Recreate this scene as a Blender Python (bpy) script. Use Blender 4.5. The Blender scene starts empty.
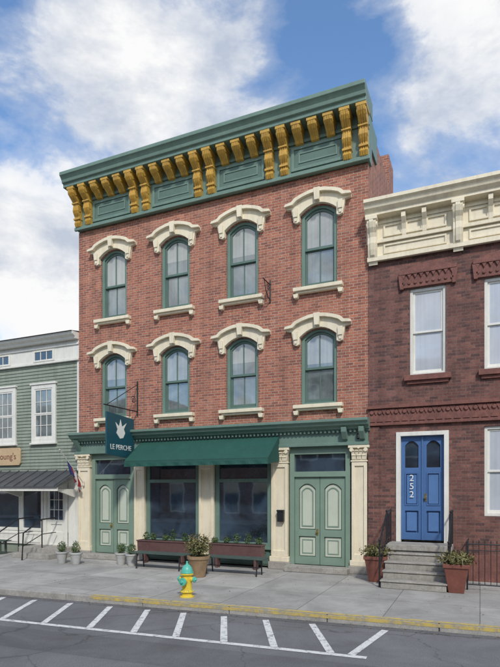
import bpy, math, random
from mathutils import Vector, Matrix
from mathutils.geometry import tessellate_polygon
import bmesh
random.seed(7)
R=math.radians
scene=bpy.context.scene

# ------------------------------------------------------------------ materials
def new_mat(name):
    m=bpy.data.materials.new(name); m.use_nodes=True
    nt=m.node_tree; b=nt.nodes['Principled BSDF']
    return m,nt,b
def N(nt,t,**k):
    n=nt.nodes.new(t)
    for a,v in k.items(): setattr(n,a,v)
    return n
def mixc(nt,fac,a,b,mode='MIX'):
    n=nt.nodes.new('ShaderNodeMix'); n.data_type='RGBA'; n.blend_type=mode
    for sock,val in ((0,fac),(6,a),(7,b)):
        if hasattr(val,'is_linked') or hasattr(val,'links'): nt.links.new(val,n.inputs[sock])
        elif sock==0: n.inputs[0].default_value=val
        else: n.inputs[sock].default_value=(*val,1) if len(val)==3 else val
    return n.outputs[2]
def noise(nt,co,scale,detail=4,rough=.55,dist=0):
    n=N(nt,'ShaderNodeTexNoise'); n.inputs['Scale'].default_value=scale
    n.inputs['Detail'].default_value=detail; n.inputs['Roughness'].default_value=rough
    n.inputs['Distortion'].default_value=dist
    nt.links.new(co,n.inputs['Vector']); return n.outputs['Fac']
def ramp(nt,fac,stops):
    r=N(nt,'ShaderNodeValToRGB'); e=r.color_ramp.elements
    while len(e)<len(stops): e.new(.5)
    for i,(p,c) in enumerate(stops):
        e[i].position=p; e[i].color=(*c,1) if hasattr(c,'__len__') else (c,c,c,1)
    nt.links.new(fac,r.inputs[0]); return r.outputs[0]
def bump(nt,h,b,strength=.3,dist=.01):
    n=N(nt,'ShaderNodeBump'); n.inputs['Strength'].default_value=strength; n.inputs['Distance'].default_value=dist
    nt.links.new(h,n.inputs['Height']); nt.links.new(n.outputs[0],b.inputs['Normal'])
def paint(name,col,rough=.5,var=.18,scale=3,bs=.15,fine=60,metal=0,dirt=None,fa=.09,da=.5):
    m,nt,b=new_mat(name)
    co=N(nt,'ShaderNodeTexCoord').outputs['Object']
    n1=noise(nt,co,scale,5,.65)
    f=ramp(nt,n1,[(.3,0.),(.7,1.)])
    lo=tuple(c*(1-var) for c in col); hi=tuple(min(1,c*(1+var*.6)) for c in col)
    c=mixc(nt,f,lo,hi)
    n2=noise(nt,co,fine,2,.6)
    f2=ramp(nt,n2,[(.35,1-fa),(.65,1+fa*.4)])
    c=mixc(nt,1.0,c,f2,'MULTIPLY')
    if dirt:
        mp=N(nt,'ShaderNodeMapping'); mp.inputs['Scale'].default_value=(5,5,.6); nt.links.new(co,mp.inputs[0])
        n3=noise(nt,mp.outputs[0],1.6,5,.7)
        f3=ramp(nt,n3,[(.47,0.),(.72,da)])
        c=mixc(nt,f3,c,dirt)
    nt.links.new(c,b.inputs['Base Color'])
    b.inputs['Roughness'].default_value=rough; b.inputs['Metallic'].default_value=metal
    bump(nt,n2,b,bs,.004)
    return m
def brick(name,c1,c2,mortar,bw=.205,rh=.072,ms=.0065,stain=(.2,.14,.11),pale=(.5,.4,.34),pa=.25,sa=.55,burnt=(.12,.05,.04)):
    m,nt,b=new_mat(name)
    co=N(nt,'ShaderNodeTexCoord').outputs['Object']
    sep=N(nt,'ShaderNodeSeparateXYZ'); nt.links.new(co,sep.inputs[0])
    g=N(nt,'ShaderNodeNewGeometry'); s2=N(nt,'ShaderNodeSeparateXYZ'); nt.links.new(g.outputs['True Normal'],s2.inputs[0])
    ab=N(nt,'ShaderNodeMath',operation='ABSOLUTE'); nt.links.new(s2.outputs[0],ab.inputs[0])
    gt=N(nt,'ShaderNodeMath',operation='GREATER_THAN'); gt.inputs[1].default_value=.5; nt.links.new(ab.outputs[0],gt.inputs[0])
    mx=N(nt,'ShaderNodeMix'); nt.links.new(gt.outputs[0],mx.inputs[0]); nt.links.new(sep.outputs[0],mx.inputs[2]); nt.links.new(sep.outputs[1],mx.inputs[3])
    cb=N(nt,'ShaderNodeCombineXYZ'); nt.links.new(mx.outputs[0],cb.inputs[0]); nt.links.new(sep.outputs[2],cb.inputs[1])
    def bk_(vec,a,b_,mo):
        bt=N(nt,'ShaderNodeTexBrick'); nt.links.new(vec,bt.inputs['Vector'])
        bt.inputs['Scale'].default_value=1; bt.inputs['Brick Width'].default_value=bw; bt.inputs['Row Height'].default_value=rh
        bt.inputs['Mortar Size'].default_value=ms; bt.inputs['Mortar Smooth'].default_value=.25
        for nm,v in (('Color1',a),('Color2',b_),('Mortar',mo)): bt.inputs[nm].default_value=(*v,1)
        return bt
    bt=bk_(cb.outputs[0],c1,c2,mortar); c=bt.outputs['Color']
    off=N(nt,'ShaderNodeVectorMath',operation='ADD'); nt.links.new(cb.outputs[0],off.inputs[0]); off.inputs[1].default_value=(bw*40,rh*64,0)
    b2=bk_(off.outputs[0],(0,0,0),(1,1,1),(0,0,0))
    f=ramp(nt,b2.outputs['Color'],[(.70,0.),(.85,.75)]); c=mixc(nt,f,c,burnt)
    n1=noise(nt,co,.9,6,.65,.4); f=ramp(nt,n1,[(.35,0.),(.75,sa)])
    c=mixc(nt,f,c,stain)
    n2=noise(nt,co,2.3,6,.7,.2); f=ramp(nt,n2,[(.5,0.),(.8,pa*2)])
    c=mixc(nt,f,c,pale)
    mp=N(nt,'ShaderNodeMapping'); mp.inputs['Scale'].default_value=(3.5,3.5,.35); nt.links.new(co,mp.inputs[0])
    f=ramp(nt,noise(nt,mp.outputs[0],1.2,5,.65),[(.35,.80),(.62,1.06)]); c=mixc(nt,1.0,c,f,'MULTIPLY')
    n3=noise(nt,co,22,3,.7); f=ramp(nt,n3,[(.3,.74),(.7,1.2)])
    c=mixc(nt,1.0,c,f,'MULTIPLY')
    nt.links.new(c,b.inputs['Base Color']); b.inputs['Roughness'].default_value=.9
    inv=N(nt,'ShaderNodeMath',operation='SUBTRACT'); inv.inputs[0].default_value=1; nt.links.new(bt.outputs['Fac'],inv.inputs[1])
    ad=N(nt,'ShaderNodeMath',operation='MULTIPLY_ADD'); ad.inputs[1].default_value=.5; nt.links.new(n3,ad.inputs[0]); nt.links.new(inv.outputs[0],ad.inputs[2])
    bump(nt,ad.outputs[0],b,.6,.008)
    return m
def glass(name,base,var=.3,rough=.03,ior=1.9,folds=0,bs=.08):
    m,nt,b=new_mat(name)
    co=N(nt,'ShaderNodeTexCoord').outputs['Object']
    n1=noise(nt,co,1.1,4,.6,.6)
    f=ramp(nt,n1,[(.35,0.),(.65,1.)])
    c=mixc(nt,f,tuple(x*(1-var) for x in base),tuple(x*(1+var) for x in base))
    if folds:
        mp=N(nt,'ShaderNodeMapping'); mp.inputs['Scale'].default_value=(14,1,.35); nt.links.new(co,mp.inputs[0])
        n3=noise(nt,mp.outputs[0],1.2,2,.5); f3=ramp(nt,n3,[(.35,1-folds),(.65,1+folds*.4)])
        c=mixc(nt,1.0,c,f3,'MULTIPLY')
    nt.links.new(c,b.inputs['Base Color']); b.inputs['Roughness'].default_value=rough; b.inputs['IOR'].default_value=ior
    n2=noise(nt,co,1.7,2,.5); bump(nt,n2,b,bs,.02)
    return m
def leafmat(name,c1,c2):
    m,nt,b=new_mat(name)
    g=N(nt,'ShaderNodeNewGeometry')
    c=ramp(nt,g.outputs['Random Per Island'],[(0.,c1),(1.,c2)])
    nt.links.new(c,b.inputs['Base Color']); b.inputs['Roughness'].default_value=.6
    return m

M={}
M['brick']=brick('weathered_red_brick',(.47,.17,.10),(.30,.10,.062),(.47,.37,.30),ms=.0075,stain=(.27,.125,.085),pale=(.52,.33,.25),pa=.2,sa=.5,burnt=(.20,.075,.055))
M['brick2']=brick('dark_brown_brick',(.25,.105,.08),(.125,.052,.043),(.19,.135,.115),stain=(.10,.055,.048),pale=(.31,.17,.135),pa=.25,sa=.55,burnt=(.07,.038,.036))
M['terra']=paint('terracotta',(.215,.088,.068),.8,.3,6,.5,30,fa=.2,dirt=(.10,.05,.045))
M['cream']=paint('cream_paint',(.78,.70,.52),.55,.08,2,.1,40,dirt=(.48,.39,.27),fa=.05,da=.4)
M['white']=paint('offwhite_paint',(.74,.73,.66),.5,.08,2,.1,40,dirt=(.50,.47,.40),fa=.05,da=.45)
M['green']=paint('sage_green_paint',(.15,.235,.19),.5,.14,2,.1,40,fa=.05,dirt=(.10,.15,.12),da=.35)
M['greend']=paint('dark_green_paint',(.10,.165,.135),.5,.15,2,.1,40,fa=.05)
M['door']=paint('sage_door_paint',(.195,.28,.215),.45,.10,2,.1,40,fa=.04)
M['sage']=paint('pale_sage_panel',(.50,.54,.44),.5,.08,2,.1,40,fa=.04)
M['gold']=paint('gold_paint',(.56,.34,.06),.45,.22,7,.3,45,dirt=(.28,.15,.04))
M['awn']=paint('awning_canvas',(.012,.078,.060),.8,.12,3,.3,120,dirt=(.03,.085,.07),da=.4)
M['signb']=paint('teal_sign',(.012,.075,.10),.45,.08,2,.05,40,fa=.03)
M['signw']=paint('sign_white',(.75,.75,.70),.5,.03)
M['black']=paint('black_iron',(.015,.015,.017),.45,.2,5,.2,50)
M['blue']=paint('blue_door_paint',(.07,.155,.34),.4,.12,2,.1,40,fa=.04)
M['blue2']=paint('blue_door_panel',(.09,.19,.40),.4,.12,2,.1,40,fa=.04)
M['clap']=paint('green_clapboard',(.26,.30,.235),.65,.16,1.5,.15,30,dirt=(.15,.17,.13),da=.6)
M['metalroof']=paint('grey_metal_roof',(.075,.078,.082),.45,.25,3,.1,30)
M['shingle']=paint('roof_tar',(.06,.06,.062),.9,.3,4,.6,40)
M['stone']=paint('step_stone',(.36,.34,.30),.85,.25,4,.5,35,dirt=(.2,.18,.15),fa=.2)
M['kerb']=paint('granite_kerb',(.36,.35,.32),.85,.25,5,.5,50,fa=.2)
M['hyd']=paint('hydrant_yellow',(.78,.58,.05),.4,.15,6,.2,40,dirt=(.4,.27,.06))
M['hydb']=paint('hydrant_green',(.10,.46,.36),.4,.15,6,.2,40)
M['maroon']=paint('maroon_planter',(.20,.070,.05),.6,.25,6,.3,40)
M['plum']=paint('plum_window_box',(.13,.065,.06),.6,.2,6,.2,40)
M['potgrey']=paint('grey_pot',(.45,.45,.43),.7,.15,6,.2,40)
M['wood']=paint('weathered_wood_pot',(.30,.20,.11),.8,.3,8,.5,50)
M['benchg']=paint('dark_bench_wood',(.06,.09,.075),.6,.2,6,.3,50)
M['soil']=paint('soil',(.04,.028,.02),.95,.3,20,.8,60)
M['bark']=paint('twig_bark',(.10,.07,.05),.9,.3,20,.5,60)
M['tan']=paint('tan_sign',(.55,.40,.23),.6,.1,3,.1,40)
M['red']=paint('flag_red',(.35,.03,.04),.8,.1)
M['navy']=paint('flag_navy',(.04,.05,.18),.8,.1)
M['brass']=paint('brass',(.5,.36,.12),.3,.1,6,.1,40,metal=.8)
M['glassup']=glass('upper_window_glass',(.15,.18,.18),.45,folds=.12,ior=2.4,bs=.15)
M['glassbl']=glass('blind_window_glass',(.34,.36,.34),.15,folds=.10,ior=2.2,bs=.12)
M['glassshop']=glass('shop_window_glass',(.028,.045,.065),.6,ior=2.3,bs=.05)
M['glasslt']=glass('shaded_window_glass',(.46,.49,.53),.10,folds=.06,ior=1.8)
M['leaf']=leafmat('boxwood_leaves',(.03,.06,.015),(.10,.16,.04))
M['leaf2']=leafmat('dry_shrub_leaves',(.09,.085,.03),(.22,.20,.07))
M['leaf3']=leafmat('dead_leaf_litter',(.10,.06,.03),(.28,.19,.10))
M['opp']=brick('opposite_brick',(.30,.13,.09),(.2,.09,.06),(.3,.25,.2))

def yellowpaint():
    m,nt,b=new_mat('worn_yellow_paint')
    co=N(nt,'ShaderNodeTexCoord').outputs['Object']
    n=noise(nt,co,7,8,.8); c=ramp(nt,n,[(.42,(.30,.28,.22)),(.53,(.50,.38,.11)),(.7,(.58,.44,.12))])
    nt.links.new(c,b.inputs['Base Color']); b.inputs['Roughness'].default_value=.85; return m
M['yellow']=yellowpaint()
def concrete():
    m,nt,b=new_mat('sidewalk_concrete')
    co=N(nt,'ShaderNodeTexCoord').outputs['Object']
    bt=N(nt,'ShaderNodeTexBrick'); bt.offset=0; nt.links.new(co,bt.inputs['Vector'])
    bt.inputs['Scale'].default_value=1; bt.inputs['Brick Width'].default_value=1.5; bt.inputs['Row Height'].default_value=1.5
    bt.inputs['Mortar Size'].default_value=.010; bt.inputs['Mortar Smooth'].default_value=.5
    bt.inputs['Color1'].default_value=(.45,.435,.40,1); bt.inputs['Color2'].default_value=(.35,.34,.315,1); bt.inputs['Mortar'].default_value=(.17,.16,.14,1)
    c=bt.outputs['Color']
    f=ramp(nt,noise(nt,co,1.1,7,.7,.5),[(.35,.70),(.7,1.12)]); c=mixc(nt,1.0,c,f,'MULTIPLY')
    n=noise(nt,co,60,4,.7); f=ramp(nt,n,[(.3,.8),(.7,1.15)]); c=mixc(nt,1.0,c,f,'MULTIPLY')
    v=N(nt,'ShaderNodeTexVoronoi'); v.inputs['Scale'].default_value=2.3; nt.links.new(co,v.inputs['Vector'])
    f=ramp(nt,v.outputs['Distance'],[(.03,.5),(.06,1.)]); c=mixc(nt,.8,c,mixc(nt,1.0,c,f,'MULTIPLY'))
    nt.links.new(c,b.inputs['Base Color']); b.inputs['Roughness'].default_value=.9; bump(nt,n,b,.3,.004); return m
def asphalt(name='asphalt',k=1.0):
    m,nt,b=new_mat(name)
    co=N(nt,'ShaderNodeTexCoord').outputs['Object']
    n=noise(nt,co,85,4,.8); c=ramp(nt,n,[(.3,(.085*k,.085*k,.09*k)),(.5,(.16*k,.16*k,.165*k)),(.72,(.31*k,.31*k,.31*k))])
    f=ramp(nt,noise(nt,co,.7,7,.7,.6),[(.35,.72),(.7,1.15)]); c=mixc(nt,1.0,c,f,'MULTIPLY')
    wv=noise(nt,co,1.4,5,.6)
    cmb=N(nt,'ShaderNodeCombineXYZ'); nt.links.new(wv,cmb.inputs[0]); nt.links.new(wv,cmb.inputs[1])
    ad=N(nt,'ShaderNodeVectorMath',operation='ADD'); nt.links.new(co,ad.inputs[0]); nt.links.new(cmb.outputs[0],ad.inputs[1])
    v=N(nt,'ShaderNodeTexVoronoi'); v.feature='DISTANCE_TO_EDGE'; v.inputs['Scale'].default_value=.32; nt.links.new(ad.outputs[0],v.inputs['Vector'])
    f=ramp(nt,v.outputs['Distance'],[(.0,.6),(.008,1.)]); c=mixc(nt,1.0,c,f,'MULTIPLY')
    nt.links.new(c,b.inputs['Base Color']); b.inputs['Roughness'].default_value=.92; bump(nt,n,b,.5,.006); return m
def roadpaint():
    m,nt,b=new_mat('worn_white_road_paint')
    co=N(nt,'ShaderNodeTexCoord').outputs['Object']
    n=noise(nt,co,9,8,.85); c=ramp(nt,n,[(.40,(.24,.24,.24)),(.48,(.74,.74,.72))])
    f=ramp(nt,noise(nt,co,90,3,.8),[(.3,.7),(.6,1.)]); c=mixc(nt,1.0,c,f,'MULTIPLY')
    nt.links.new(c,b.inputs['Base Color']); b.inputs['Roughness'].default_value=.8; return m
M['concrete']=concrete(); M['asphalt']=asphalt(); M['asphalt2']=asphalt('patched_asphalt',.8); M['rpaint']=roadpaint()

# ------------------------------------------------------------------ geometry helpers
def empty(name,loc):
    e=bpy.data.objects.new(name,None); e.location=loc; e.empty_display_size=.3
    scene.collection.objects.link(e); return e
class P:
    def __init__(s,name,parent,mat,bevel=0,smooth=False,extra=None):
        s.name=name;s.parent=parent;s.mat=mat;s.v=[];s.f=[];s.bevel=bevel;s.smooth=smooth
    def add(s,vs,fs):
        o=len(s.v); s.v+= [tuple(v) for v in vs]; s.f+=[tuple(i+o for i in f) for f in fs]
    def box(s,x0,x1,y0,y1,z0,z1):
        s.add([(x0,y0,z0),(x1,y0,z0),(x1,y1,z0),(x0,y1,z0),(x0,y0,z1),(x1,y0,z1),(x1,y1,z1),(x0,y1,z1)],
              [(0,3,2,1),(4,5,6,7),(0,1,5,4),(1,2,6,5),(2,3,7,6),(3,0,4,7)])
    def prism(s,pts,ax,a0,a1):
        n=len(pts)
        def mk(p,a): return {'x':(a,p[0],p[1]),'y':(p[0],a,p[1]),'z':(p[0],p[1],a)}[ax]
        vs=[mk(p,a0) for p in pts]+[mk(p,a1) for p in pts]
        tr=tessellate_polygon([[Vector((p[0],p[1],0)) for p in pts]])
        fs=[t for t in tr]+[tuple(i+n for i in reversed(t)) for t in tr]
        fs+=[(i,(i+1)%n,(i+1)%n+n,i+n) for i in range(n)]
        s.add(vs,fs)
    def plate(s,outer,holes,y0,y1):
        loops=[outer]+holes; flat=[p for l in loops for p in l]; n=len(flat)
        tr=tessellate_polygon([[Vector((p[0],p[1],0)) for p in l] for l in loops])
        vs=[(p[0],y0,p[1]) for p in flat]+[(p[0],y1,p[1]) for p in flat]
        fs=[tuple(t) for t in tr]+[tuple(i+n for i in reversed(t)) for t in tr]
        o=0
        for l in loops:
            k=len(l)
            fs+=[(o+i,o+(i+1)%k,o+(i+1)%k+n,o+i+n) for i in range(k)]; o+=k
        s.add(vs,fs)
    def lathe(s,cx,cy,prof,n=20,axis='z',cz=0,sx=1,sy=1):
        vs=[];fs=[]
        for r,z in prof:
            for i in range(n):
                a=2*math.pi*i/n; c,d=r*math.cos(a)*sx,r*math.sin(a)*sy
                if axis=='z': vs.append((cx+c,cy+d,cz+z))
                elif axis=='x': vs.append((cx+z,cy+c,cz+d))
                else: vs.append((cx+c,cy+z,cz+d))
        m=len(prof)
        for j in range(m-1):
            for i in range(n): fs.append((j*n+i,j*n+(i+1)%n,(j+1)*n+(i+1)%n,(j+1)*n+i))
        fs.append(tuple(range(n))[::-1]); fs.append(tuple((m-1)*n+i for i in range(n)))
        s.add(vs,fs)
    def tube(s,pts,r,n=8):
        pts=[Vector(p) for p in pts]
        rs=r if hasattr(r,'__len__') else [r]*len(pts)
        vs=[];fs=[]
        for k,p in enumerate(pts):
            d=(pts[min(k+1,len(pts)-1)]-pts[max(k-1,0)]).normalized()
            u=d.cross(Vector((0,0,1)) if abs(d.z)<.9 else Vector((1,0,0))).normalized(); w=d.cross(u)
            for i in range(n):
                a=2*math.pi*i/n; vs.append(p+(u*math.cos(a)+w*math.sin(a))*rs[k])
        for k in range(len(pts)-1):
            for i in range(n): fs.append((k*n+i,k*n+(i+1)%n,(k+1)*n+(i+1)%n,(k+1)*n+i))
        fs.append(tuple(range(n))[::-1]); fs.append(tuple((len(pts)-1)*n+i for i in range(n)))
        s.add(vs,fs)
    def done(s,top=False):
        me=bpy.data.meshes.new(s.name); me.from_pydata(s.v,[],s.f)
        bm=bmesh.new(); bm.from_mesh(me); bmesh.ops.recalc_face_normals(bm,faces=bm.faces); bm.to_mesh(me); bm.free()
        me.materials.append(M[s.mat]); ob=bpy.data.objects.new(s.name,me); scene.collection.objects.link(ob)
        if s.parent:
            ob.parent=s.parent; ob.matrix_parent_inverse=Matrix.Translation(s.parent.location).inverted()
        if s.bevel:
            b=ob.modifiers.new('bevel','BEVEL'); b.width=s.bevel; b.segments=2; b.limit_method='ANGLE'; b.angle_limit=R(35)
        if s.smooth:
            me.polygons.foreach_set('use_smooth',[True]*len(me.polygons))
            try: me.set_sharp_from_angle(angle=R(40))
            except Exception: pass
        return ob
def text(name,parent,body,size,loc,rot,mat,extrude=.004,align='CENTER'):
    cu=bpy.data.curves.new(name,'FONT'); cu.body=body; cu.size=size; cu.extrude=extrude; cu.align_x=align; cu.align_y='CENTER'
    cu.materials.append(M[mat]); ob=bpy.data.objects.new(name,cu); scene.collection.objects.link(ob)
    mw=Matrix.Translation(loc)@Matrix.Rotation(rot[2],4,'Z')@Matrix.Rotation(rot[0],4,'X')
    ob.parent=parent; ob.matrix_parent_inverse=Matrix.Translation(parent.location).inverted(); ob.matrix_basis=mw
    return ob
def arch(xc,w,z0,zs,rise,n=12):
    h=w/2; pts=[(xc-h,z0),(xc+h,z0)]
    for i in range(n+1):
        t=1-2*i/n; pts.append((xc+h*t,zs+rise*(1-t*t)))
    return pts
def rect(x0,x1,z0,z1): return [(x0,z0),(x1,z0),(x1,z1),(x0,z1)]
def foliage(name,parent,c,rad,n,size,mat,hollow=.3):
    vs=[];fs=[]
    for i in range(n):
        d=Vector((random.gauss(0,1),random.gauss(0,1),random.gauss(0,1))).normalized()
        r=random.uniform(hollow,1)**.5*random.uniform(.80,1.16)
        p=Vector((c[0]+d.x*rad[0]*r,c[1]+d.y*rad[1]*r,c[2]+d.z*rad[2]*r))
        u=Vector((random.gauss(0,1),random.gauss(0,1),random.gauss(0,1))).normalized(); w=u.cross(d+Vector((.01,.3,.2))).normalized()
        s=size*random.uniform(.6,1.3); o=len(vs)
        vs+=[p-u*s,p+w*s*.45,p+u*s,p-w*s*.45]; fs.append((o,o+1,o+2,o+3))
    me=bpy.data.meshes.new(name); me.from_pydata([tuple(v) for v in vs],[],fs); me.materials.append(M[mat])
    ob=bpy.data.objects.new(name,me); scene.collection.objects.link(ob)
    ob.parent=parent; ob.matrix_parent_inverse=Matrix.Translation(parent.location).inverted(); return ob

# ------------------------------------------------------------------ MAIN BUILDING
XL,XR=-11.88,-2.60
mb=empty('brick_commercial_building',(-7.24,0,0))
wc=[-10.5,-8.27,-6.1,-3.89]
ZT=10.42
wall=P('facade_wall',mb,'brick')
holes=[]
for zb in (4.38,7.48):
    top=2.0 if zb<5 else 2.15
    for x in wc: holes.append(arch(x,.98,zb,zb+top-.22,.22))
wall.plate(rect(XL,XR,3.75,ZT),holes,0,.24)
wall.box(XL,XR,.26,12,0,11.6)
wall.box(XR-.3,XR+.002,3.3,4.2,11.6,12.55)   # party wall chimney
wall.done()
dk=P('jamb_backing',mb,'greend'); dk.box(XL+.01,XR-.01,.235,.26,.3,ZT); dk.done()
rf=P('roof',mb,'shingle'); rf.box(XL,XR-.02,.3,12,11.6,11.68); rf.done()
fr=P('window_frames',mb,'green',.006); sh=P('window_sashes',mb,'greend',.004); gl=P('window_glass',mb,'glassup'); gb=P('window_blinds',mb,'glassbl')
hood=P('window_hoods',mb,'cream',.012); sill=P('window_sills',mb,'cream',.01)
for zi,zb in enumerate((4.38,7.48)):
    H=2.0 if zb<5 else 2.15; zs=zb+H-.22
    for xi,x in enumerate(wc):
        o=arch(x,.976,zb+.002,zs,.22); i1=arch(x,.80,zb+.07,zs-.04,.19)
        fr.plate(o,[i1],.05,.2)
        mid=zb+H*.49
        sh.plate(arch(x,.798,mid-.03,zs-.042,.19),[arch(x,.70,mid+.03,zs-.085,.17)],.10,.15)
        sh.plate(rect(x-.399,x+.399,zb+.072,mid+.0),[rect(x-.35,x+.35,zb+.17,mid-.05)],.152,.19)
        sh.box(x-.014,x+.014,.105,.148,mid+.03,zs+.06); sh.box(x-.014,x+.014,.157,.188,zb+.17,mid-.05)
        # a pulled-down shade shows behind the upper part of each sash, at a different height per window
        bl=mid+[.25,.0,.35,.12,.0,.4,.18,.05][zi*4+xi]
        gb.plate(arch(x,.76,bl,zs-.06,.18),[],.128,.134)
        if bl>mid+.01: gl.box(x-.38,x+.38,.128,.134,mid,bl-.001)
        gl.box(x-.38,x+.38,.172,.178,zb+.1,mid-.02)
        s=zs
        top=[(.50,s-.17),(.57,s-.20),(.66,s-.17),(.68,s-.05),(.70,s+.04),(.72,s+.18),(.87,s+.21),(.88,s+.30),(.70,s+.33),(.60,s+.42),(.42,s+.49),(.2,s+.545),(.07,s+.565)]
        pts=[(x+a,b) for a,b in top]+[(x-a,b) for a,b in reversed(top)]
        n=10; inner=[]
        for k in range(n+1):
            t=-1+2*k/n; inner.append((x+.5*t,s+.015+.22*(1-t*t)))
        hood.plate(pts+inner,[],-.10,.03)
        capo=[(.88,s+.305),(.71,s+.335),(.61,s+.425),(.42,s+.495),(.2,s+.55),(0,s+.57)]
        capi=[(.9,s+.24),(.66,s+.262),(.56,s+.35),(.39,s+.415),(.2,s+.46),(0,s+.478)]
        cp=[(x-a,b) for a,b in capo]+[(x+a,b) for a,b in reversed(capo[:-1])]+[(x+a,b) for a,b in capi]+[(x-a,b) for a,b in reversed(capi[:-1])]
        hood.plate(cp,[],-.20,-.101)
        hood.prism([(x-.06,s+.26),(x+.06,s+.26),(x+.085,s+.575),(x-.085,s+.575)],'y',-.215,-.02)
        for sg in (-1,1):
            hood.prism([(x+sg*.60-.065,s+.17),(x+sg*.60+.065,s+.17),(x+sg*.60+.055,s-.05),(x+sg*.60-.055,s-.05)],'y',-.15,-.09)
            hood.prism([(x+sg*.60-.05,s-.051),(x+sg*.60+.05,s-.051),(x+sg*.60+.03,s-.15),(x+sg*.60-.03,s-.15)],'y',-.125,-.09)
        sill.box(x-.66,x+.66,-.17,.1,zb-.095,zb)
        sill.box(x-.60,x+.60,-.11,.03,zb-.15,zb-.096)
        for sg in (-1,1):
            sill.prism([(x+sg*.60-.075,zb-.151),(x+sg*.60+.075,zb-.151),(x+sg*.60+.05,zb-.26),(x+sg*.60-.05,zb-.26)],'y',-.13,.03)
for p in (fr,sh,gl,gb,hood,sill): p.done()
# main cornice
Z9=11.62
cor=P('cornice_crown',mb,'green',.01)
prof=[(.0,Z9),(-.56,Z9),(-.56,Z9+.10),(-.62,Z9+.12),(-.64,Z9+.20),(-.70,Z9+.28),(-.73,Z9+.30),(-.73,Z9+.40),(.30,Z9+.44),(.30,Z9)]
cor.prism(prof,'x',XL-.14,XR+.06)
cor.box(XL,XR+.05,-.10,.26,ZT+.02,Z9)
cor.box(XL-.04,XR+.07,-.17,-.101,ZT,ZT+.10)
cor.box(XL,XR+.06,-.15,-.101,11.28,11.36)
cor.box(XR+.001,XR+.05,.261,1.0,10.9,Z9-.01)
cor.done()
cen=[(wc[i]) for i in range(4)]
pn=P('frieze_panels',mb,'greend',.006); pf=P('frieze_panel_mouldings',mb,'green',.006)
for x in cen:
    pf.plate(rect(x-.72,x+.72,10.58,11.22),[rect(x-.64,x+.64,10.66,11.14)],-.135,-.10)
    pn.box(x-.63,x+.63,-.108,-.099,10.67,11.13)
    pf.plate(rect(x-.52,x+.52,10.76,11.04),[rect(x-.48,x+.48,10.80,11.0)],-.125,-.107)
pn.done(); pf.done()
br=P('gold_cornice_brackets',mb,'gold',.008)
def long_br(x,w=.21):
    z=Z9
    pr=[(-.10,z-.004),(-.54,z-.004),(-.54,z-.09),(-.515,z-.18),(-.46,z-.26),(-.38,z-.32),(-.31,z-.38),(-.28,z-.47),(-.30,z-.56),(-.31,z-.64),(-.27,z-.72),(-.21,z-.80),(-.20,z-.92),(-.23,z-1.0),(-.18,z-1.10),(-.10,z-1.14)]
    br.prism(pr,'x',x-w/2,x+w/2)
    br.box(x-w/2-.025,x+w/2+.025,-.552,-.10,z-.08,z-.006)
    for dx in (-.055,0,.055):
        br.prism([(y-.018 if y<-.15 else y,zz) for y,zz in pr[2:]]+[(-.10,z-.1)],'x',x+dx-.015,x+dx+.015)
    for sg in (-1,1):
        br.lathe(x+sg*w/2,-.43,[(.085,-.012),(.085,.012)],14,'x',z-.16)
        br.lathe(x+sg*w/2,-.24,[(.055,-.012),(.055,.012)],12,'x',z-.62)
    br.box(x-w/2-.015,x+w/2+.015,-.255,-.10,z-.90,z-.85)
    br.box(x-w/2-.015,x+w/2+.015,-.335,-.10,z-.44,z-.40)
def short_br(x,w=.21):
    z=Z9
    pr=[(-.10,z-.004),(-.52,z-.004),(-.52,z-.09),(-.50,z-.17),(-.43,z-.24),(-.33,z-.28),(-.25,z-.33),(-.20,z-.39),(-.10,z-.41)]
    br.prism(pr,'x',x-w/2,x+w/2)
    br.box(x-w/2-.025,x+w/2+.025,-.535,-.10,z-.08,z-.006)
    for dx in (-.055,0,.055): br.prism([(y-.015,zz) for y,zz in pr[2:-1]]+[(-.10,z-.1)],'x',x+dx-.015,x+dx+.015)
    for sg in (-1,1): br.lathe(x+sg*w/2,-.42,[(.07,-.012),(.07,.012)],14,'x',z-.14)
mids=[(wc[i]+wc[i+1])/2 for i in range(3)]
prs=[XL+.33]+mids+[XR-.28]
for i,c in enumerate(prs):
    for sg in (-.21,.21): long_br(c+sg)
for i in range(4):
    a,b=prs[i]+.21,prs[i+1]-.21
    for k in (1,2,3): short_br(a+(b-a)*k/4)
br.done()
# storefront
sf=P('storefront_entablature',mb,'green',.008)
sf.prism([(.24,3.96),(-.42,3.93),(-.42,3.86),(-.36,3.82),(-.34,3.77),(-.24,3.72),(-.22,3.68),(-.14,3.66),(-.14,3.62),(.24,3.62)],'x',XL-.10,XR+.06)
sf.box(XL-.02,XR+.02,-.11,.24,3.30,3.62)
sf.box(XL-.05,XR+.05,-.16,-.111,3.27,3.35)
sf.prism([(-.112,3.36),(-.34,3.7),(-.112,3.7)],'x',XL+.02,XL+.18); 
for x in (XR-.18,XR-.62): sf.prism([(-.112,3.40),(-.2,3.42),(-.33,3.6),(-.34,3.72),(-.112,3.72)],'x',x,x+.13)
sf.box(XL,XR,-.02,.24,3.2,3.30)
sf.done()
dn=P('entablature_dentils',mb,'green',.004)
x=XL+.05
while x<XR-.05:
    dn.box(x,x+.05,-.20,-.141,3.60,3.66); x+=.11
dn.done()
cols=[(XL,-11.38),(-9.72,-9.30),(-7.47,-6.95),(-5.23,-4.72),(-3.03,XR)]
cl=P('storefront_columns',mb,'cream',.012); cap=P('column_capitals',mb,'cream',.006); base=P('column_plinths',mb,'stone',.015)
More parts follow.
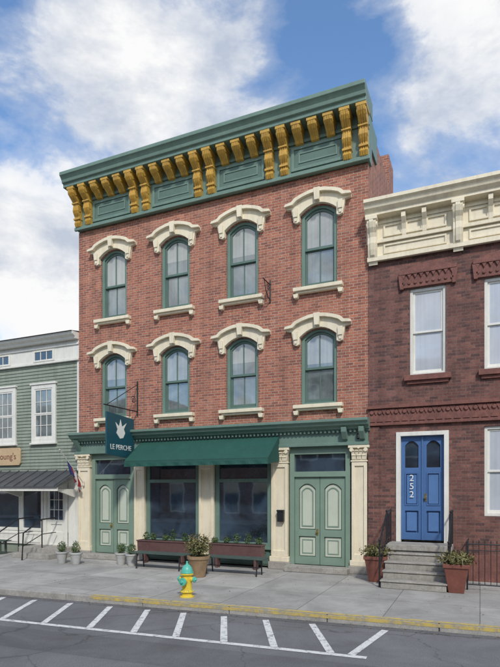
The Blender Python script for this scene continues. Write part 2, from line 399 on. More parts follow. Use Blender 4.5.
for a,b in cols:
    w=b-a
    base.box(a-.05,b+.05,-.12,.2,0,.20)
    cl.box(a-.02,b+.02,-.09,.2,.20,.34)
    cl.plate(rect(a+.02,b-.02,.34,2.88),[rect(a+.10,b-.10,.50,2.74)],-.065,-.03)
    cl.box(a+.02,b-.02,-.03,.2,.34,2.88)
    cl.box(a,b,-.085,.2,2.85,2.89)
    cap.prism([(a+.04,2.89),(b-.04,2.89),(b-.02,3.05),(b+.03,3.20),(a-.03,3.20),(a+.02,3.05)],'y',-.07,.2)
    cap.box(a-.05,b+.05,-.15,.2,3.20,3.268)
    k=3
    for row,(z0,hh,out) in enumerate(((2.89,.13,.06),(3.0,.13,.09))):
        m=k+row
        for i in range(m):
            cx=a+.02+(w-.04)*(i+.5)/m; lw=(w-.04)/m*.42
            cap.prism([(-.07,z0),(-.07-out*.4,z0+.02),(-.07-out*.6,z0+hh*.7),(-.07-out,z0+hh),(-.07-out*.8,z0+hh+.02),(-.07,z0+hh*.85)],'x',cx-lw,cx+lw)
    for sg,xx in ((-1,a),(1,b)): cap.lathe(xx-sg*.035,-.14,[(.05,-.02),(.05,.05)],12,'y',3.15)
    cap.lathe((a+b)/2,-.14,[(.035,-.02),(.035,.03)],10,'y',3.21)
for p in (cl,cap,base): p.done()
ws=P('shop_window_frames',mb,'green',.006); wg=P('shop_window_glass',mb,'glassshop'); bk=P('shop_bulkheads',mb,'greend',.006)
for a,b in ((-9.30,-7.47),(-6.95,-5.23)):
    ws.plate(rect(a,b,.55,3.25),[rect(a+.12,b-.12,.68,2.35),rect(a+.12,b-.12,2.45,3.0)],.02,.12)
    wg.box(a+.1,b-.1,.07,.08,.66,3.02)
    ws.box(a,b,-.05,.02,.50,.56)
    bk.box(a,b,.04,.15,.05,.549)
    bk.plate(rect(a+.08,b-.08,.10,.47),[rect(a+.16,b-.16,.17,.40)],.02,.04)
for p in (ws,wg,bk): p.done()
dl=P('green_double_doors',mb,'door',.006); dp=P('door_panels',mb,'sage',.008); dg=P('transom_glass',mb,'glassshop'); hd=P('door_hardware',mb,'brass'); st=P('door_steps',mb,'stone',.015)
for a,b in ((-11.38,-9.72),(-4.72,-3.03)):
    a+=.03;b-=.03
    dl.plate(rect(a,b,.15,3.25),[rect(a+.12,b-.12,.15,2.48),rect(a+.12,b-.12,2.62,3.08)],.0,.14)
    dg.box(a+.1,b-.1,.10,.11,2.6,3.1)
    dl.box(a+.1,b-.1,.125,.17,.15,2.60)
    m=(a+b)/2
    for s0,s1 in ((a+.125,m-.006),(m+.006,b-.125)):
        c=(s0+s1)/2; w=s1-s0
        up=arch(c,w-.22,1.08,2.16,.14,12); lo=rect(s0+.11,s1-.11,.36,.90)
        dl.plate(rect(s0,s1,.155,2.475),[up,lo],.06,.124)
        dp.plate(arch(c,w-.26,1.10,2.15,.13,12),[],.10,.1245)
        dl.plate(arch(c,w-.36,1.16,2.10,.10,12),[arch(c,w-.42,1.19,2.08,.09,12)],.085,.0995)
        dp.box(s0+.13,s1-.13,.10,.1245,.38,.88)
        dl.plate(rect(s0+.19,s1-.19,.44,.82),[rect(s0+.215,s1-.215,.465,.795)],.088,.0995)
    hd.lathe(m-.07,.06,[(.028,-.06),(.034,-.03),(.012,0)],12,'y',1.02)
    hd.box(m-.095,m-.045,.052,.06,.93,1.10)
    st.box(a-.02,b+.02,-.42,.2,.004,.148)
for p in (dl,dp,dg,hd,st): p.done()
mlb=P('mailbox_on_column',mb,'black',.01); mlb.box(-5.0,-4.82,-.17,-.066,1.28,1.58); mlb.box(-5.01,-4.81,-.185,-.06,1.55,1.60); mlb.done()
nb=P('number_plaque',mb,'black',.004); nb.box(-2.86,-2.70,-.125,-.111,3.42,3.56); nb.done()
text('number_text',mb,'250',.09,(-2.78,-.127,3.49),(R(90),0,0),'signw',.002)
ib=P('iron_wall_bracket',mb,'black')
ib.tube([(-5.25,0,7.72),(-5.25,-.55,7.72)],.015); ib.tube([(-5.25,-.02,7.3),(-5.25,-.18,7.34),(-5.25,-.35,7.48),(-5.25,-.45,7.7)],.013)
ib.tube([(-5.25,-.02,7.25),(-5.25,-.02,7.85)],.02)
pts=[(-5.25,-.2-.09*math.cos(a)*(1-a/12),7.6+.09*math.sin(a)*(1-a/12)) for a in [i*.5 for i in range(18)]]
ib.tube(pts,.01,6); ib.done()

# awning
aw=empty('green_awning',(-7.2,-.4,3.2))
A=P('canvas',aw,'awn')
a,b=-9.40,-4.95
nn=60; vs=[];fs=[]
prof=[(-.115,3.58),(-.45,3.31),(-.93,2.97),(-.94,2.90),(-.945,2.80)]
for i in range(nn+1):
    t=i/nn; x=a+(b-a)*t
    for j,(y,z) in enumerate(prof):
        sag=.016*math.sin(t*math.pi*6)*(j==1); wv=.016*math.sin(t*math.pi*22)*(j==4)
        vs.append((x,y+wv,z-abs(sag)))
k=len(prof)
for i in range(nn):
    for j in range(k-1): fs.append((i*k+j,(i+1)*k+j,(i+1)*k+j+1,i*k+j+1))
A.add(vs,fs)
for x in (a,b): A.add([(x,-.115,3.58),(x,-.93,2.97),(x,-.945,2.80),(x,-.115,2.80+.1)],[(0,1,2,3)])
o=A.done(); sm=o.modifiers.new('thick','SOLIDIFY'); sm.thickness=.006
Fm=P('frame',aw,'black'); Fm.tube([(a,-.92,2.95),(b,-.92,2.95)],.014); 
for x in (a+.03,-7.2,b-.03): Fm.tube([(x,-.1,3.1),(x,-.92,2.93)],.012)
Fm.done()

# hanging sign
hs=empty('hanging_shop_sign',(-9.6,-.8,3.8))
S=P('board',hs,'signb',.006); S.prism([(-1.50,3.14),(-.22,3.06),(-.22,4.26),(-1.50,4.34)],'x',-9.625,-9.575); S.done()
B=P('iron_bracket',hs,'black'); B.tube([(-9.6,0,4.52),(-9.6,-1.6,4.52)],.018); B.tube([(-9.6,0,5.35),(-9.6,-.25,5.22),(-9.6,-1.45,4.54)],.012)
B.tube([(-9.6,-.02,4.4),(-9.6,-.02,5.45)],.022)
for y in (-.4,-1.35): B.tube([(-9.6,y,4.3),(-9.6,y,4.52)],.008)
pts=[(-9.6,-.22-.13*math.cos(q)*(1-q/12),4.85+.13*math.sin(q)*(1-q/12)) for q in [i*.5 for i in range(20)]]
B.tube(pts,.01,6); B.done()
L=P('bird_emblem',hs,'signw')
def blob(cy,cz,pts): L.prism([(cy+p[0],cz+p[1]) for p in pts],'x',-9.574,-9.568)
blob(-.86,3.82,[(-.05,-.20),(.10,-.17),(.19,-.02),(.13,.09),(.26,.28),(.05,.15),(-.02,.36),(-.09,.15),(-.26,.26),(-.16,.06),(-.21,-.05)])
L.done()
text('lettering',hs,'LE PERCHE',.205,(-9.571,-.86,3.36),(R(90),0,R(90)),'signw',.003)

# flag
fl=empty('flag_on_pole',(-11.6,-.1,2.6))
p=P('pole',fl,'white'); p.tube([(-11.62,-.08,2.35),(-11.5,-1.25,3.32)],.014); p.tube([(-11.62,-.09,2.27),(-11.62,-.09,2.43)],.03); p.lathe(-11.5,-1.26,[(.0,-.03),(.03,0),(0,.03)],8,'z',3.33); p.done()
def cloth(name,mat,t0,t1,s0,s1):
    q=P(name,fl,mat); vs=[];fs=[];n=8;m=6
    for i in range(n+1):
        t=t0+(t1-t0)*i/n
        for j in range(m+1):
            s=s0+(s1-s0)*j/m
            base=Vector((-11.62,-.08,2.35)).lerp(Vector((-11.5,-1.25,3.32)),t)
            vs.append((base.x+.05*math.sin(t*40+s*5)*s*2,base.y+.25*s,base.z-s*.62))
    for i in range(n):
        for j in range(m): fs.append((i*(m+1)+j,(i+1)*(m+1)+j,(i+1)*(m+1)+j+1,i*(m+1)+j+1))
    q.add(vs,fs); q.done()
cloth('flag_canton','navy',.55,.72,0,.6)
for i in range(5): cloth('flag_stripe_%d'%i,'red' if i%2==0 else 'signw',.30+i*.05,.35+i*.05,0,.95-.04*i)

# ------------------------------------------------------------------ RIGHT BUILDING
rb=empty('dark_brick_rowhouse',(1.5,0,0))
X0,X1=XR+.005,6.2
w=P('walls',rb,'brick2')
wx=[-1.165,.51,2.2,3.9,5.3]
hl=[]
for x in wx: hl.append(rect(x-.42,x+.42,4.93,7.06))
hl.append(rect(-1.91,-.68,.86,3.56))
for x in wx[1:]: hl.append(rect(x-.42,x+.44,1.52,3.62))
w.plate(rect(X0,X1,0,7.9),hl,.0,.24); w.box(X0,X1,.26,12,0,8.95)
w.box(X0,X0+.28,-.04,-.001,.5,3.72)
w.done()
bk=P('opening_backing',rb,'white'); bk.box(X0+.02,X1-.02,.241,.259,.3,8.9); bk.done()
rr=P('roof',rb,'shingle'); rr.box(X0,X1,.2,12,8.95,9.02); rr.done()
c=P('cornice',rb,'cream',.01)
c.prism([(.2,9.25),(-.52,9.22),(-.52,9.14),(-.46,9.10),(-.43,9.02),(-.34,8.95),(-.34,8.88),(-.10,8.86),(-.10,8.3),(.2,8.3)],'x',X0-.02,X1)
c.box(X0+.002,X1,-.08,.2,7.86,8.3)
c.box(X0,X1,-.14,-.0801,7.84,7.95)
c.box(X0,X1,-.15,-.101,8.27,8.35)
c.box(X0,X1,-.13,-.101,8.74,8.80)
bx=[X0+.14,-.47,1.36,3.1,4.9]
for i,x in enumerate(bx):
    pr=[(-.08,8.86),(-.36,8.86),(-.36,8.72),(-.32,8.6),(-.25,8.5),(-.22,8.4),(-.23,8.25),(-.2,8.1),(-.16,7.98),(-.08,7.76)]
    c.prism(pr,'x',x-.11,x+.11); c.prism([(y-.025,z) for y,z in pr[1:-1]]+[(-.1,7.9),(-.1,8.7)],'x',x-.05,x+.05)
    c.box(x-.14,x+.14,-.39,-.10,8.78,8.865)
    c.lathe(x-.12,-.27,[(.07,-.01),(.07,.26)],12,'x',8.68)
    if i<len(bx)-1:
        nx=bx[i+1]; wd=nx-x
        for f0,f1 in ((.13,.36),(.40,.60),(.64,.87)):
            c.plate(rect(x+wd*f0,x+wd*f1,8.40,8.70),[rect(x+wd*f0+.04,x+wd*f1-.04,8.44,8.66)],-.135,-.10)
        for f0 in (.38,.62):
            q=x+wd*f0; c.prism([(-.1,8.86),(-.3,8.86),(-.3,8.74),(-.2,8.62),(-.15,8.5),(-.14,8.38),(-.1,8.28)],'x',q-.05,q+.05)
        c.plate(rect(x+wd*.13,x+wd*.87,7.99,8.22),[rect(x+wd*.13+.04,x+wd*.87-.04,8.03,8.18)],-.11,-.08)
c.done()
t=P('terracotta_trim',rb,'terra',.006)
for x in wx:
    t.box(x-.66,x+.66,-.09,.02,7.40,7.50); t.box(x-.60,x+.60,-.05,.02,7.08,7.40)
    t.prism([(x-.60,7.501),(x-.3,7.60),(x,7.66),(x+.3,7.60),(x+.60,7.501)],'y',-.06,.02)
    for k in range(9):
        q=x-.56+k*.14; t.prism([(q-.05,7.39),(q,7.29),(q+.05,7.39)],'y',-.085,-.051)
        t.lathe(q,-.06,[(.035,-.02),(.035,.02)],8,'y',7.19)
    for sg in (-1,1): t.prism([(x+sg*.62-.06,7.4),(x+sg*.62+.06,7.4),(x+sg*.60+.04,7.05),(x+sg*.60-.04,7.05)],'y',-.08,.02)
    t.box(x-.54,x+.54,-.12,.05,4.80,4.93); t.box(x-.48,x+.48,-.06,.02,4.72,4.799)
t.box(X0,X1,-.10,.02,4.16,4.24); t.box(X0,X1,-.08,.02,3.74,3.81)
t.box(X0,X1,-.03,.02,3.812,4.158)
x=X0+.1
while x<X1-.1:
    t.prism([(x-.08,3.83),(x,3.98),(x+.08,3.83)],'y',-.06,-.031); t.lathe(x,-.04,[(.05,-.025),(.05,.01)],10,'y',4.07)
    t.prism([(x+.02,4.14),(x+.1,4.0),(x+.18,4.14)],'y',-.055,-.031); x+=.2
t.box(X0,-2.0,-.06,-.041,.0,.5); t.box(-.6,X1,-.07,-.001,.0,.62)
t.done()
wf=P('window_frames',rb,'white',.006); wg=P('window_glass',rb,'glasslt')
for x in wx:
    for (a0,b0,z0,z1,go) in ((x-.42,x+.42,4.932,7.058,1),(x-.42,x+.44,1.522,3.618,x!=wx[0])):
        if not go: continue
        wf.plate(rect(a0+.002,b0-.002,z0,z1),[rect(a0+.07,b0-.07,z0+.07,z1-.07)],.05,.16)
        mz=(z0+z1)/2
        wf.plate(rect(a0+.07,b0-.07,mz-.02,z1-.07),[rect(a0+.12,b0-.12,mz+.03,z1-.12)],.09,.12)
        wf.plate(rect(a0+.07,b0-.07,z0+.07,mz+.02),[rect(a0+.12,b0-.12,z0+.14,mz-.03)],.125,.155)
        wg.box(a0+.1,b0-.1,.104,.108,mz,z1-.1); wg.box(a0+.1,b0-.1,.138,.142,z0+.1,mz)
wf.plate(rect(-1.908,-.682,.862,3.558),[rect(-1.80,-.79,.862,3.46)],-.03,.2)
wf.done(); wg.done()
d=P('blue_double_door',rb,'blue',.006); dp=P('door_panels',rb,'blue2',.008); dg=P('door_glass',rb,'glassshop')
d.box(-1.80,-.79,.16,.2,.9,3.46)
for s0,s1 in ((-1.798,-1.30),(-1.29,-.792)):
    cx=(s0+s1)/2; ww=s1-s0
    up=arch(cx,ww-.18,2.68,3.22,.12); l1=rect(s0+.09,s1-.09,1.75,2.56); l2=rect(s0+.09,s1-.09,1.08,1.62)
    d.plate(rect(s0,s1,.905,3.455),[up,l1,l2],.10,.159)
    dg.plate(arch(cx,ww-.14,2.66,3.22,.12),[],.145,.158)
    for q in (l1,l2): dp.plate([(q[0][0]+.04,q[0][1]+.04),(q[1][0]-.04,q[1][1]+.04),(q[2][0]-.04,q[2][1]-.04),(q[3][0]+.04,q[3][1]-.04)],[],.115,.159)
    d.plate([(p_[0],p_[1]) for p_ in l1],[rect(s0+.12,s1-.12,1.78,2.53)],.085,.10)
d.box(-1.315,-1.275,.07,.10,.905,3.455)
d.done(); dp.done(); dg.done()
h=P('door_hardware',rb,'brass'); h.lathe(-1.22,.06,[(.028,-.05),(.034,-.02),(.012,.04)],12,'y',1.95); h.box(-1.24,-1.20,.09,.1,1.85,2.05); h.done()
for i,ch in enumerate('252'): text('house_number_%d'%i,rb,ch,.22,(-1.545,.08,2.42-i*.2),(R(90),0,0),'signw',.004)
ss=P('stone_stoop',rb,'stone',.015)
ss.box(-2.0,-.62,-.72,.10,0,.72); ss.box(-2.04,-.58,-.76,.10,.721,.86)
for i in range(4):
    y0=-.72-.27*(i+1)
    zt=.69-.17*i-.0
    ss.box(-1.98,-.64,y0,-.72-.27*i-.001 if i else -.721,0,zt-.04-.0); ss.box(-2.0,-.62,y0-.025,-.72-.27*i-.004 -(.04 if i==0 else .026),zt-.039,zt)
ss.done()
rl=empty('iron_railing',(-1.3,-1,0))
q=P('rails',rl,'black')
for x in (-2.02,-.60):
    q.tube([(x,-.1,1.62),(x,-.75,1.60),(x,-1.75,.95)],.02); q.tube([(x,-.1,1.0),(x,-.75,.98),(x,-1.75,.33)],.012)
    for y,z0,z1 in ((-.12,.86,1.62),(-.75,.86,1.62),(-1.72,.0,1.02)): q.tube([(x,y,z0),(x,y,z1)],.02); q.lathe(x,y,[(.0,-.04),(.035,0),(0,.04)],8,'z',z1+.02)
    for k in range(1,11):
        y=-.12-k*.15; z1=1.61 if y>-.75 else 1.60-(-.75-y)*.65; q.tube([(x,y,z1-.62),(x,y,z1)],.007,5)
q.done()
fn=empty('iron_fence',(1,-1.3,0)); q=P('fence_bars',fn,'black')
fy=-1.25
q.tube([(-.25,fy,.98),(5,fy,.98)],.016); q.tube([(-.25,fy,.85),(5,fy,.85)],.010); q.tube([(-.25,fy,.12),(5,fy,.12)],.014)
x=-.25
k=0
while x<5:
    q.tube([(x,fy,.0 if k%12==0 else .12),(x,fy,1.02)],.02 if k%12==0 else .008,6)
    q.lathe(x,fy,[(.0,-.01),(.018,.0),(0,.06)],6,'z',1.02); x+=.115;k+=1
q.tube([(-.25,fy,.98),(-.25,0,.98)],.014); q.tube([(-.25,fy,.12),(-.25,0,.12)],.014)
for k in range(1,11): q.tube([(-.25,fy+k*.115,.12),(-.25,fy+k*.115,.98)],.008,6)
q.done()

# ------------------------------------------------------------------ LEFT HOUSE
lh=empty('green_clapboard_house',(-14.6,.1,0))
LX0,LX1=-18.5,XL-.006
Y=.06
q=P('core_walls',lh,'clap'); q.box(LX0,LX1,Y+.03,10,0,7.2); q.done()
q=P('clapboards',lh,'clap'); z=2.62; pr=[]
while z<6.3:
    pr+=[(Y-.026,z),(Y-.002,z+.11)]; z+=.11
pr+= [(Y+.03,z),(Y+.03,2.62)]
q.prism(pr,'x',LX0,LX1-.10); q.done()
q=P('trim',lh,'white',.006)
q.box(LX1-.10,LX1,Y-.035,Y+.03,.3,6.35)
q.box(LX0,LX1-.002,Y-.05,Y+.03,6.33,7.0); q.box(LX0,LX1,Y-.10,Y-.051,6.33,6.40); q.box(LX0,LX1,Y-.09,Y-.051,6.84,6.9)
q.prism([(Y,7.0),(Y-.22,7.0),(Y-.24,7.06),(Y-.34,7.12),(Y-.36,7.2),(Y,7.22)],'x',LX0,LX1+.0)
aw_x=[(-13.75,-12.98),(-15.75,-14.95),(-17.6,-16.8)]
gg=P('glass',lh,'glassshop'); g2=P('upper_glass',lh,'glassup'); sg_=P('dark_sashes',lh,'white',.004)
for a,b in aw_x:
    q.plate(rect(a-.08,b+.08,6.42,6.80),[rect(a,b,6.48,6.75)],Y-.09,Y-.05); gg.box(a,b,Y-.062,Y-.052,6.48,6.75)
    for k in (1,2): xx=a+(b-a)*k/3; q.box(xx-.015,xx+.015,Y-.08,Y-.063,6.48,6.75)
for a,b in ((-13.89,-12.88),(-15.62,-14.66),(-17.5,-16.5)):
    q.plate(rect(a-.02,b+.02,3.72,5.66),[rect(a+.11,b-.11,3.86,5.52)],Y-.075,Y+.02)
    q.box(a-.06,b+.06,Y-.12,Y+.02,3.66,3.72); q.box(a-.06,b+.06,Y-.11,Y+.02,5.66,5.72)
    g2.box(a+.1,b-.1,Y-.035,Y-.028,3.85,5.53)
    A0,B0=a+.11,b-.11; mz=4.69
    sg_.plate(rect(A0,B0,mz-.02,5.52),[rect(A0+.05,B0-.05,mz+.03,5.47)],Y-.06,Y-.04)
    sg_.plate(rect(A0,B0,3.86,mz-.021),[rect(A0+.05,B0-.05,3.93,mz-.06)],Y-.05,Y-.036)
    for k in (1,2):
        xx=A0+(B0-A0)*k/3; sg_.box(xx-.01,xx+.01,Y-.055,Y-.036,3.93,5.47)
    for zz in (4.29,5.08): sg_.box(A0+.04,B0-.04,Y-.054,Y-.0365,zz-.01,zz+.01)
q.box(LX0,LX1-.1,Y-.06,Y+.03,2.40,2.60)
q.box(LX0,-12.36,Y-.04,Y+.03,.30,.75); q.box(-12.34,LX1-.1,Y-.04,Y+.03,.0,2.40)
for a,b in ((-18.3,-16.5),(-16.3,-14.5),(-14.3,-13.5)):
    q.plate(rect(a-.10,b+.10,.75,2.40),[rect(a,b,.85,2.28)],Y-.06,Y+.02); gg.box(a,b,Y-.02,Y-.01,.85,2.28)
    q.plate(rect(a+.05,b-.05,.36,.70),[rect(a+.12,b-.12,.43,.63)],Y-.06,Y-.04)
q.plate(rect(-13.36,-12.36,.30,2.4),[rect(-13.26,-12.46,.34,2.3)],Y-.08,Y+.02)
q.plate(rect(-13.255,-12.465,.345,2.295),[rect(-13.14,-12.58,1.15,2.15),rect(-13.10,-12.62,.5,1.0)],Y-.03,Y+.01); gg.box(-13.15,-12.57,Y-.01,Y-.003,1.14,2.16)
q.box(-13.2,-12.5,Y+.0,Y+.02,.4,1.1)
for k in (1,2): xx=-13.14+.56*k/3; q.box(xx-.012,xx+.012,Y-.025,Y-.011,1.15,2.15)
for zz in (1.48,1.81): q.box(-13.14,-12.58,Y-.024,Y-.0112,zz-.012,zz+.012)
q.box(LX0,LX1-.05,-.92,-.86,2.10,2.22)
for x in (-12.05,-14.4,-16.6): q.prism([(Y,1.95),(-.05,1.9),(-.75,2.10),(-.75,2.16),(Y,2.16)],'x',x-.03,x+.03)
q.done(); gg.done(); g2.done(); sg_.done()
q=P('porch_roof',lh,'metalroof'); q.prism([(Y-.01,2.78),(-.96,2.25),(-.96,2.20),(Y-.01,2.60)],'x',LX0,LX1-.03)
x=LX0+.2
while x<LX1-.1: q.prism([(Y-.01,2.81),(-.97,2.28),(-.97,2.24),(Y-.01,2.77)],'x',x-.012,x+.012); x+=.42
q.done()
q=P('roof',lh,'shingle'); q.prism([(-.36,7.205),(5,8.2),(10.2,7.2),(10.2,7.1),(Y,7.1),(Y,7.2)],'x',LX0-.1,LX1-.01); q.done()
q=P('chimney',lh,'opp'); q.box(-15.2,-14.5,4.2,4.9,8,9.2); q.done()
q=P('steps',lh,'stone',.01); q.box(-13.7,-12.0,-.75,Y,0,.30); q.box(-13.6,-12.1,-1.1,-.751,0,.15); q.done()
q=P('handrail',lh,'black')
for x in (-13.75,-12.75):
    q.tube([(x,-.1,1.22),(x,-.7,1.2),(x,-1.45,.82),(x,-1.5,0)],.024); q.tube([(x,-.7,1.2),(x,-.7,0)],.02); q.tube([(x,-.1,.75),(x,-.7,.73),(x,-1.47,.42)],.014)
q.done()
sn=empty('tan_shop_sign',(-15.2,0,3.2)); q=P('board',sn,'tan',.01)
q.prism([(-16.1,2.98),(-14.46,2.98),(-14.40,3.06),(-14.40,3.50),(-14.46,3.58),(-16.1,3.58)],'y',-.03,.03); q.done()
text('lettering',sn,"Young's",.30,(-15.05,-.034,3.28),(R(90),0,0),'maroon',.003)
bn=empty('shop_front_bench',(-15.5,-.6,0)); q=P('bench',bn,'benchg',.006)
for k in range(3): q.box(-16.6,-14.4,-.75+k*.13,-.64+k*.13,.43,.46)
for x in (-16.4,-15.5,-14.6): q.box(x-.03,x+.03,-.72,-.40,.0,.06); q.box(x-.03,x+.03,-.70,-.64,.06,.43); q.box(x-.03,x+.03,-.48,-.42,.06,.43)
q.done()

# ------------------------------------------------------------------ GROUND
def K(x,off=0): return -4.35+.067*x+off
def top(name,mat,build):
    q=P(name,None,mat); build(q); return q.done()
top('ground','soil',lambda q:q.add([(-300,-300,-.15),(300,-300,-.15),(300,300,-.15),(-300,300,-.15)],[(0,1,2,3)]))
top('road','asphalt',lambda q:q.add([(-80,-16.5,-.13),(80,-16.5,-.13),(80,K(80,.05),-.13),(-80,K(-80,.05),-.13)],[(0,1,2,3)]))
top('road_patch','asphalt2',lambda q:q.add([(-30,K(-30,-3.1),-.1285),(30,K(30,-3.1),-.1285),(30,K(30,-2.2),-.1285),(-30,K(-30,-2.2),-.1285)],[(0,1,2,3)]))
top('gutter','asphalt2',lambda q:q.add([(-40,K(-40,-.34),-.1275),(40,K(40,-.34),-.1275),(40,K(40,-.10),-.1275),(-40,K(-40,-.10),-.1275)],[(0,1,2,3)]))
top('sidewalk','concrete',lambda q:q.prism([(-80,K(-80)),(40,K(40)),(40,.6),(-80,.6)],'z',-.14,0))
# dead leaves along the gutter and against the building fronts
vs=[];fs=[]
for i in range(520):
    x=random.uniform(-13,3)
    if i%5<3: y=K(x,-.18-abs(random.gauss(0,.12))); z=-.119
    elif i%5==3: y=-.16-abs(random.gauss(0,.18)); z=.008
    else: y=random.uniform(-4.2,-.3); z=.008
    a=random.uniform(0,6.28); s=random.uniform(.010,.024); t1=random.uniform(-.006,.006); o=len(vs)
    vs+=[(x+s*math.cos(a),y+s*math.sin(a),z+t1),(x-s*.6*math.sin(a),y+s*.6*math.cos(a),z+.004),(x-s*math.cos(a),y-s*math.sin(a),z-t1),(x+s*.6*math.sin(a),y-s*.6*math.cos(a),z+.006)]; fs.append((o,o+1,o+2,o+3))
q=P('leaf_litter',None,'leaf3'); q.add(vs,fs); q.done()
q=P('kerb',None,'kerb',.015)
x=-60
while x<60:
    a=x+.006;b=x+1.8-.006
    q.add([(a,K(a,-.16),-.14),(b,K(b,-.16),-.14),(b,K(b,-.002),-.14),(a,K(a,-.002),-.14),(a,K(a,-.16),.006),(b,K(b,-.16),.006),(b,K(b,-.002),.006),(a,K(a,-.002),.006)],[(0,3,2,1),(4,5,6,7),(0,1,5,4),(1,2,6,5),(2,3,7,6),(3,0,4,7)])
    x+=1.8
q.done()
q=P('yellow_kerb_paint',None,'yellow')
x=-7.2
while x<30:
    a=x;b=x+1.78
    q.add([(a,K(a,-.15),.010),(b,K(b,-.15),.010),(b,K(b,-.02),.010),(a,K(a,-.02),.010)],[(0,1,2,3)])
    q.add([(a,K(a,-.164),.0),(b,K(b,-.164),.0),(b,K(b,-.164),-.06),(a,K(a,-.164),-.06)],[(0,1,2,3)])
    x+=1.8
q.done()
q=P('parking_markings',None,'rpaint')
z=-.1245
def stripe(x0,y0,x1,y1,w,z=z):
    d=Vector((x1-x0,y1-y0)).normalized(); n=Vector((-d.y,d.x))*w/2
    q.add([(x0-n.x,y0-n.y,z),(x0+n.x,y0+n.y,z),(x1+n.x,y1+n.y,z),(x1-n.x,y1-n.y,z)],[(0,1,2,3)])
xs=[-13.4,-12.5,-11.7,-10.8,-10.0,-9.2,-8.39,-7.50,-6.58,-5.75,-5.0,-4.20,-3.42,-2.60]
for x in xs: stripe(x,K(x,-.36),x+.70,K(x+.7,-1.83),.11)
stripe(-1.40,K(-1.4,-.36),-1.62,K(-1.6,-1.83),.11)
stripe(-16,K(-16,-1.89),-1.40,K(-1.4,-1.89),.11)
q.done()
top('opposite_sidewalk','concrete',lambda q:q.box(-60,60,-20,-16.5,-.14,0))

# ------------------------------------------------------------------ STREET FURNITURE
hx,hyy=-5.35,-4.32
hy=empty('fire_hydrant',(hx,hyy,0))
q=P('body',hy,'hyd',.004,True)
q.lathe(hx,hyy,[(.14,0),(.14,.03),(.105,.035),(.10,.10),(.135,.105),(.135,.13),(.10,.14),(.095,.42),(.10,.44),(.13,.45),(.13,.48)],20)
for sg in (-1,1): q.lathe(hx,hyy,[(.05,sg*.08),(.05,sg*.15)],14,'x',.36)
q.lathe(hx,hyy,[(.065,-.08),(.065,-.15)],16,'y',.33); q.done()
q=P('bonnet_and_caps',hy,'hydb',.003,True)
q.lathe(hx,hyy,[(.13,.481),(.13,.505),(.115,.51),(.11,.55),(.09,.60),(.055,.64),(.03,.65),(.03,.665),(.022,.67),(.022,.715)],20)
for sg in (-1,1): q.lathe(hx,hyy,[(.06,sg*.15),(.06,sg*.185),(.03,sg*.19),(.022,sg*.22)],10,'x',.36)
q.lathe(hx,hyy,[(.08,-.15),(.08,-.19),(.03,-.195),(.025,-.225)],12,'y',.33)
for i in range(8):
    a=i*math.pi/4; q.lathe(hx+.118*math.cos(a),hyy+.118*math.sin(a),[(.012,.13),(.012,.145)],6)
q.done()
q=P('concrete_pad',hy,'stone'); q.box(hx-.22,hx+.22,hyy-.2,hyy+.2,.0,.006); q.done()

def bench(x0,x1,y=-1.35):
    e=empty('slatted_bench',((x0+x1)/2,y,0)); q=P('seat',e,'benchg',.006)
    for k in range(4): q.box(x0,x1,y-.2+k*.11,y-.11+k*.11,.41,.445)
    q.done(); q=P('legs',e,'black',.003)
    for x in (x0+.18,x1-.18):
        q.tube([(x,y-.17,0),(x,y-.12,.40)],.018,6); q.tube([(x,y+.19,0),(x,y+.14,.40)],.018,6); q.tube([(x,y-.14,.2),(x,y+.16,.2)],.012,6); q.box(x-.02,x+.02,y-.18,y+.2,.39,.409)
    q.tube([(x0+.18,y,.2),(x1-.18,y,.2)],.012,6)
    q.done()
bench(-8.75,-7.05); bench(-6.60,-4.85)
def wbox(x0,x1,y=-.42):
    e=empty('window_box_planter',((x0+x1)/2,y,.4)); q=P('box',e,'plum',.008)
    q.prism([(y-.13,.34),(y+.13,.34),(y+.15,.66),(y-.15,.66)],'x',x0,x1); q.box(x0-.02,x1+.02,y-.17,y+.17,.64,.675)
    for x in (x0+.2,x1-.2): q.box(x-.03,x+.03,y-.1,y+.1,0,.339)
    q.done(); q=P('soil_fill',e,'soil'); q.box(x0+.02,x1-.02,y-.13,y+.13,.66,.68); q.done()
    n=5
    for i in range(n):
        x=x0+(x1-x0)*(i+.5+random.uniform(-.2,.2))/n; hgt=random.uniform(.08,.19)
        foliage('greenery_%d'%i,e,(x,y,.70+hgt*.6),(.11,.10,hgt),150,.028,'leaf')
wbox(-9.22,-7.55); wbox(-6.85,-5.30)
def round_pot(x,y,mat='potgrey',r=.17,hh=.34,kind=0):
    e=empty('potted_boxwood' if kind==0 else 'potted_shrub',(x,y,0)); q=P('pot',e,mat,.004,True)
    q.lathe(x,y,[(r*.62,0),(r*.66,.03),(r*.95,hh*.8),(r*1.08,hh*.86),(r*1.1,hh),(r*.95,hh),(r*.9,hh*.9)],20); q.done()
    q=P('soil_fill',e,'soil'); q.lathe(x,y,[(r*.9,hh*.88),(r*.1,hh*.93)],16); q.done()
    if kind==0:
        q=P('stem',e,'bark'); q.tube([(x,y,hh*.8),(x,y,hh+.12)],.015,6); q.done()
        foliage('foliage',e,(x,y,hh+.12),(r*.8,r*.8,r*1.0*random.uniform(.9,1.3)),520,.022,'leaf')
    return e
round_pot(-11.19,-1.5);round_pot(-10.67,-1.5);round_pot(-9.42,-1.05);round_pot(-8.98,-1.15)
e=round_pot(-6.35,-2.05,'wood',.26,.52,1)
q=P('twigs',e,'bark')
for i in range(30):
    a=random.uniform(0,6.28);r=random.uniform(.12,.42);h=random.uniform(.75,1.12)
    q.tube([(-6.35,-2.05,.46),(-6.35+r*.4*math.cos(a),-2.05+r*.4*math.sin(a),.46+(h-.46)*.6),(-6.35+r*math.cos(a),-2.05+r*math.sin(a),h)],[.009,.006,.003],5)
q.done()
